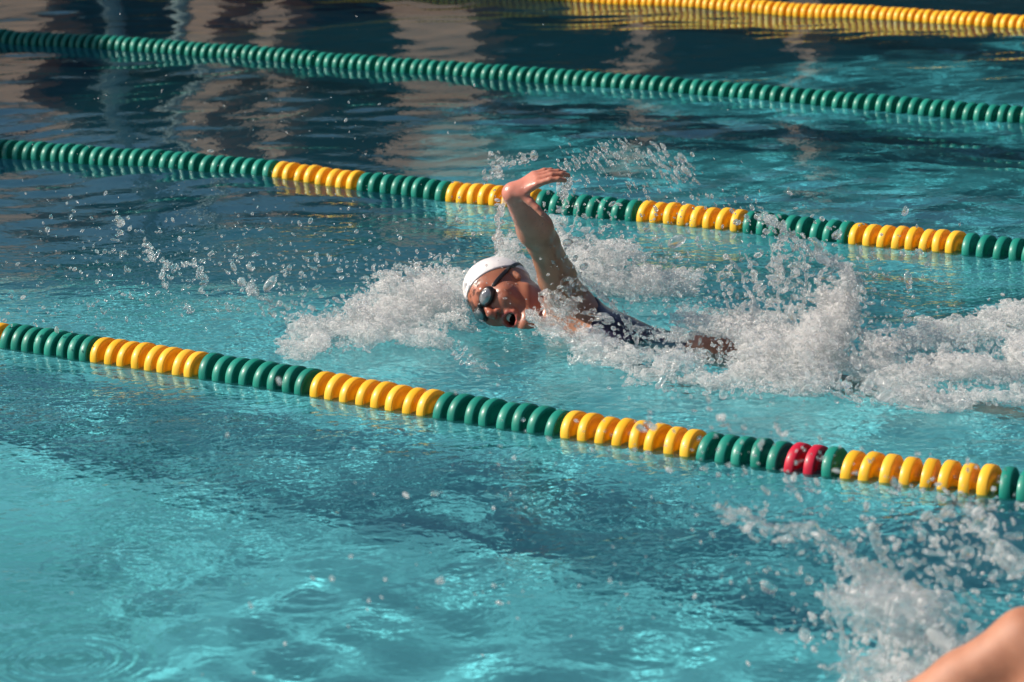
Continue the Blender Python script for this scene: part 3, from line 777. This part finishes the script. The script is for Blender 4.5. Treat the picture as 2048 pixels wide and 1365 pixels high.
bow = [heap(*h) for h in ((845, 612, 8.50, 95, 52, .09), (775, 638, 8.40, 95, 42, .10), (700, 655, 8.33, 80, 26, .07), (640, 662, 8.30, 55, 16, .05), (900, 580, 8.66, 55, 38, .07),
                          (905, 632, 8.38, 40, 18, .05), (800, 672, 8.22, 90, 14, .05), (620, 690, 8.12, 40, 8, .04), (780, 580, 8.5, 34, 28, .04), (868, 560, 8.6, 34, 24, .05))]
froth('splash', bow, m_froth, 'white froth of the bow wave in front of the white cap',
      ligs=[(pxpath([(745, 600), (742, 560), (748, 540)], 8.45), .002, .0012), (pxpath([(845, 570), (842, 545), (838, 538)], 8.5), .003, .0015),
            (pxpath([(745, 560), (760, 548), (790, 552), (800, 580)], 8.5), .004, .003), (pxpath([(800, 565), (825, 548), (850, 560), (855, 590)], 8.5), .004, .003),
            (pxpath([(580, 640), (600, 632), (640, 645), (690, 650)], 8.35), .005, .004)])
film = [heap(*h) for h in ((1110, 646, 8.14, 34, 16, .03), (1165, 672, 8.05, 50, 14, .03), (1220, 705, 7.94, 56, 14, .03), (1120, 605, 8.16, 22, 16, .02), (1360, 735, 7.76, 40, 16, .03))]
froth('splash', film, m_sheet, 'clear broken film of water sliding off the raised shoulder', rugged=1.6,
      ligs=[(pxpath([(1165, 560), (1200, 590), (1250, 640), (1300, 690)], 8.12, -.1), .005, .004), (pxpath([(1080, 700), (1040, 670), (1000, 665), (960, 640)], 8.2), .003, .002)])
arm_h = [heap(*h) for h in ((1025, 520, 8.75, 34, 34, .05), (1060, 560, 8.75, 40, 34, .05), (1150, 505, 8.85, 40, 34, .05), (1190, 545, 8.80, 60, 50, .07), (1240, 510, 8.80, 50, 30, .05),
                            (1270, 570, 8.75, 70, 40, .07), (1335, 580, 8.75, 62, 26, .07), (1370, 565, 8.8, 30, 16, .05), (1120, 460, 8.85, 22, 22, .03))]
froth('splash', arm_h, m_froth, 'white crest of water thrown up behind the raised arm',
      ligs=[(pxpath([(1130, 480), (1150, 440), (1160, 420), (1150, 395)], 8.7), .003, .002), (pxpath([(1135, 360), (1130, 385), (1140, 410)], 8.2), .004, .003),
            (pxpath([(1000, 500), (1010, 480), (1015, 470)], 8.7), .004, .002), (pxpath([(1130, 350), (1110, 372), (1125, 395)], 8.15), .005, .003)])
hip_h = [heap(*h) for h in ((1385, 664, 8.0, 46, 12, .04), (1450, 668, 7.92, 46, 14, .04), (1265, 716, 7.90, 44, 14, .04), (1310, 745, 7.72, 50, 16, .05), (1420, 762, 7.68, 70, 14, .05), 
                            (1510, 740, 7.75, 60, 30, .07), (1520, 655, 8.15, 90, 26, .07), (1460, 640, 8.25, 70, 16, .06), (1560, 710, 7.85, 80, 46, .08), (1640, 700, 7.80, 60, 60, .08), (1680, 650, 7.85, 28, 60, .05), (1692, 580, 7.9, 17, 46, .03), (1650, 620, 7.9, 24, 40, .03),
                            (1600, 765, 7.65, 90, 20, .06), (1530, 700, 7.85, 50, 26, .05))]
froth('splash', hip_h, m_froth, 'white water boiling over the hips and thighs of the swimmer',
      ligs=[(pxpath([(1640, 650), (1675, 640), (1700, 600), (1716, 565), (1690, 538), (1650, 520), (1610, 495), (1570, 462), (1520, 430)], 7.9, .2), .010, .0045),
            (pxpath([(1608, 660), (1606, 600), (1612, 550), (1604, 510)], 7.95), .0045, .003), (pxpath([(1505, 690), (1508, 620), (1500, 580), (1470, 530), (1450, 520)], 7.95), .005, .0035),
            (pxpath([(1540, 680), (1530, 600), (1500, 540), (1490, 500)], 8.0), .005, .003), (pxpath([(1590, 650), (1578, 610), (1582, 590)], 8.0), .004, .0025), (pxpath([(1480, 660), (1450, 600), (1438, 560), (1450, 530)], 8.05), .004, .003), (pxpath([(1640, 600), (1636, 560), (1660, 525), (1700, 545)], 7.95), .005, .004), (pxpath([(1560, 640), (1555, 570), (1540, 520), (1535, 480)], 7.97), .004, .0025), (pxpath([(1566, 560), (1562, 520), (1556, 480)], 8.0), .005, .003),
            (pxpath([(1640, 650), (1660, 600), (1690, 570)], 7.9), .004, .004), (pxpath([(1655, 655), (1690, 615), (1712, 580)], 7.92), .005, .004), (pxpath([(1600, 650), (1640, 625), (1660, 610)], 7.9), .002, .002),
            (pxpath([(1010, 395), (998, 430), (996, 470), (1000, 500)], 8.0), .004, .0025)])
wake_h = [heap(*h) for h in ((1735, 735, 7.75, 50, 34, .06), (1755, 700, 7.78, 24, 22, .04), (1810, 690, 8.0, 70, 20, .06), (1880, 672, 8.05, 80, 22, .06), (1960, 660, 8.1, 80, 24, .07), (2040, 640, 8.15, 70, 26, .07),
                             (1790, 760, 7.65, 80, 22, .07), (1870, 740, 7.70, 80, 24, .08), (1960, 740, 7.68, 70, 18, .07), (2045, 720, 7.72, 40, 44, .07), (1900, 800, 7.42, 100, 14, .06), (2000, 790, 7.42, 80, 14, .06), (1800, 800, 7.5, 60, 8, .04), (2110, 700, 7.8, 90, 40, .1))]
froth('splash', wake_h, m_froth, 'long white wake trailing behind the kicking feet', ligs=())
# second swimmer's splash, close to the lens
near_h = [heap(*h) for h in ((1880, 1345, 5.30, 110, 40, .10), (1790, 1350, 5.35, 70, 30, .08), (1835, 1250, 5.35, 60, 60, .03), (1760, 1200, 5.4, 26, 60, .02))]
near = froth('splash', near_h, m_sheet, 'large blurred splash in the lower corner nearest the camera', vs=.0035, rugged=1.9,
      ligs=[(pxpath([(1430, 1012), (1480, 1025), (1545, 1062), (1600, 1055), (1650, 1070), (1690, 1105), (1715, 1150), (1725, 1210)], 5.45), .006, .008),
            (pxpath([(1725, 1120), (1750, 1150), (1740, 1230), (1690, 1240), (1640, 1190)], 5.4), .006, .006), (pxpath([(1660, 1200), (1690, 1280), (1700, 1365)], 5.4), .005, .007),
            (pxpath([(1940, 1010), (1975, 1060), (2000, 1110), (2040, 1150)], 5.5), .008, .007), (pxpath([(1800, 1150), (1840, 1180), (1880, 1260), (1900, 1300)], 5.4), .006, .008),
            (pxpath([(1750, 1060), (1760, 1110), (1790, 1150), (1850, 1120)], 5.45), .006, .006), (pxpath([(1880, 1140), (1920, 1180), (1960, 1230)], 5.45), .006, .005)])

D = Drops()
# spray flung ahead, left of the head
D.cloud(330, 500, 8.5, 170, 55, 260, 2.1, .25); D.cloud(420, 590, 8.4, 180, 40, 220, 2.0, .15); D.cloud(620, 560, 8.5, 110, 45, 160, 2.6, .12)
D.cloud(250, 480, 8.5, 90, 40, 70, 3.0, .15, rmax=5); D.cloud(520, 560, 8.45, 120, 50, 90, 3.2, .15, rmax=5); D.cloud(700, 520, 8.6, 130, 60, 200, 1.7, .2)
D.path([(290, 485), (312, 520), (330, 527), (345, 535), (375, 528), (398, 532), (408, 560), (412, 572)], 8.45, 70, 3, 3.6); D.path([(500, 568), (515, 592), (535, 605), (552, 630)], 8.4, 46, 5, 4.0)
D.path([(240, 440), (241, 470)], 8.5, 10, 2, 5.0); D.path([(328, 535), (325, 560), (330, 575)], 8.45, 14, 3, 3.8); D.path([(365, 612), (385, 628)], 8.35, 14, 3, 3.6)
D.path([(590, 650), (650, 640), (740, 620)], 8.35, 260, 20, 3.2, .05); D.path([(600, 700), (660, 690), (740, 690)], 8.15, 120, 9, 3.0, .04)
D.path([(740, 560), (820, 545), (900, 535)], 8.5, 220, 14, 2.6, .06)
D.path([(900, 690), (960, 735), (1010, 765)], 7.9, 60, 7, 3.0, .03); D.cloud(150, 630, 8.3, 120, 20, 60, 2.4, .1)
# off the hand and the elbow
st = cam3(.9, -1.3, 0)
D.path([(1115, 332), (1180, 318), (1250, 300), (1300, 305), (1350, 335), (1390, 352)], 8.05, 330, 12, 2.0, .05, stretch=cam3(.7, -.9, 0)); D.cloud(1280, 345, 8.05, 70, 26, 130, 1.9, .08, stretch=st)
D.path([(1330, 360), (1400, 395), (1470, 400), (1520, 430)], 8.1, 90, 14, 2.2, .06, stretch=cam3(.3, -.5, 0)); D.path([(1120, 345), (1140, 360), (1130, 395)], 8.05, 70, 7, 3.2, .03)
D.path([(985, 310), (992, 335), (1030, 322), (1060, 318)], 8.35, 120, 7, 2.4, .03); D.path([(975, 350), (1000, 352)], 8.35, 40, 6, 2.6, .03); D.path([(1002, 400), (997, 440), (999, 500)], 8.0, 90, 4, 2.8, .03)
D.cloud(960, 450, 8.2, 60, 50, 90, 2.0, .1); D.cloud(1150, 430, 8.4, 50, 40, 120, 2.2, .1)
# over the crest behind the arm, the back and the kick
D.cloud(1220, 520, 8.7, 80, 50, 500, 2.4, .1); D.cloud(1380, 520, 8.5, 90, 60, 260, 2.2, .15); D.cloud(1300, 600, 8.5, 90, 30, 240, 2.2, .1)
D.cloud(1140, 630, 8.08, 40, 26, 120, 1.8, .03); D.cloud(1210, 680, 8.0, 50, 22, 150, 1.8, .03); D.path([(1160, 545), (1200, 585), (1250, 635), (1300, 670)], 8.15, 110, 5, 1.8, .03); D.cloud(1140, 540, 8.12, 30, 40, 70, 2.4, .03)
D.cloud(1310, 700, 7.85, 50, 34, 260, 2.2, .05); D.cloud(1410, 720, 7.72, 60, 34, 200, 1.6, .05); D.cloud(1510, 700, 7.75, 60, 40, 420, 2.6, .08); D.cloud(1560, 600, 7.95, 90, 60, 600, 2.7, .1); D.cloud(1640, 560, 7.95, 60, 60, 260, 3.0, .08)
D.path([(1520, 430), (1570, 462), (1610, 495), (1650, 520), (1690, 538), (1716, 565)], 7.98, 200, 8, 3.2, .04); D.path([(1555, 480), (1560, 530), (1570, 570)], 7.98, 70, 8, 3.0, .03)
D.path([(1640, 640), (1700, 600), (1712, 570)], 7.9, 200, 12, 3.2, .04); D.cloud(1600, 720, 7.7, 90, 40, 500, 3.0, .08); D.cloud(1780, 560, 8.0, 70, 50, 40, 3.6, .1); D.cloud(1750, 650, 7.8, 40, 40, 80, 2.8, .08)
D.cloud(1900, 700, 7.8, 110, 36, 900, 2.8, .12); D.cloud(1900, 790, 7.45, 110, 22, 500, 2.8, .08); D.cloud(1500, 780, 7.55, 120, 14, 240, 2.8, .06); D.cloud(1720, 790, 7.5, 90, 26, 260, 2.8, .06)
# fine mist over the far water
D.cloud(800, 300, 8.9, 420, 120, 260, 1.0, .3); D.cloud(350, 330, 8.8, 260, 110, 200, 1.3, .3)
for cen, sd_, n_ in ((Hc, .075, 420), ((LS + LE) / 2, .07, 260), ((LE + LW) / 2, .06, 200), (LS + AXIS * .12, .10, 260)):
    q = cen + rng.normal(0, sd_, (n_, 3))
    for _ in range(3):
        d0 = swim_field(q); e = .002
        gr = np.stack([swim_field(q + np.eye(3)[k] * e) - d0 for k in range(3)], -1) / e
        q = q - gr * d0[:, None]
    ok = (np.abs(swim_field(q)) < .002) & (q[:, 2] > .02)
    for p_ in q[ok]: D.add(p_, .0011 * math.exp(rng.normal(0, .35)), rng.normal(0, .4, 3))
D.build('spray', m_drop, 'fine spray of drops flying round the swimmer in the white cap')
N = Drops()
N.path([(1430, 1010), (1545, 1062), (1650, 1070), (1715, 1150), (1725, 1230), (1700, 1365)], 5.45, 260, 15, 2.6, .06); N.cloud(1830, 1200, 5.4, 110, 90, 700, 2.2, .1); N.cloud(1950, 1080, 5.45, 90, 60, 190, 2.6, .1)
N.cloud(1800, 1320, 5.3, 80, 40, 360, 2.2, .08); N.cloud(1600, 1130, 5.4, 120, 80, 90, 2.2, .12); N.cloud(1750, 980, 5.6, 170, 40, 110, 1.9, .1); N.path([(1940, 1010), (2000, 1110), (2048, 1150)], 5.5, 130, 12, 2.8, .05)
N.cloud(1330, 880, 5.7, 160, 50, 80, 1.7, .15); N.cloud(1560, 900, 5.7, 90, 40, 60, 2.0, .15); N.path([(1300, 825), (1306, 855)], 5.6, 8, 4, 3.6); N.path([(1440, 830), (1452, 855)], 5.6, 8, 4, 4); N.cloud(1560, 870, 5.6, 6, 12, 6, 3.6)
N.cloud(900, 950, 5.6, 260, 110, 40, 1.7, .2); N.cloud(1150, 1190, 5.3, 260, 60, 40, 1.5, .1); N.cloud(680, 1150, 5.2, 260, 110, 18, 1.8, .1)
for x, y, r in ((738, 1202, 3.6), (1158, 1172, 2.6), (570, 1288, 3), (1385, 1060, 3), (1005, 1170, 2.6), (1462, 1165, 2.6)):
    N.add(at(x, y, 5.35), r * .001)
N.build('near_spray', m_near, 'blurred drops thrown up near the camera over the closest rope')

# ---------------------------------------------------------------- second swimmer, reaching into the corner of the picture
s2 = tag(empty('person'), 'blurred swimmer close to the camera, only a wet bare shoulder showing', 'person')
LS2 = at(2055, 1285, 4.95); LE2 = at(1735, 1480, 5.0); LW2 = at(1640, 1640, 5.2)
RS2 = LS2 + nz(np.array([.20, -.30, -.62])) * .34
Hc2 = LS2 + np.array([-.20, .02, -.20])
RE2 = RS2 + np.array([.10, -.05, -.22]); RW2 = RE2 + np.array([.16, 0, -.16])
f2 = nz(np.array([-.3, -.1, -.95])); l2 = nz(np.array([.5, .8, .1]))
swimmer(s2, Hc2, f2, l2, 1.0, LS2, LE2, LW2, hand(LW2, LW2 - LE2, np.array([0, .3, .9]), np.array([0, -1, 0]), .95, .2),
        RS2, RE2, RW2, hand(RW2, RW2 - RE2, np.array([0, .3, .9]), np.array([0, -1, 0]), .95, .2), np.array([.817, -.577, -.12]), np.array([-.1, -.35, -.9]), suit=False, vs=.005, skin=m_skin2)
#NEXT
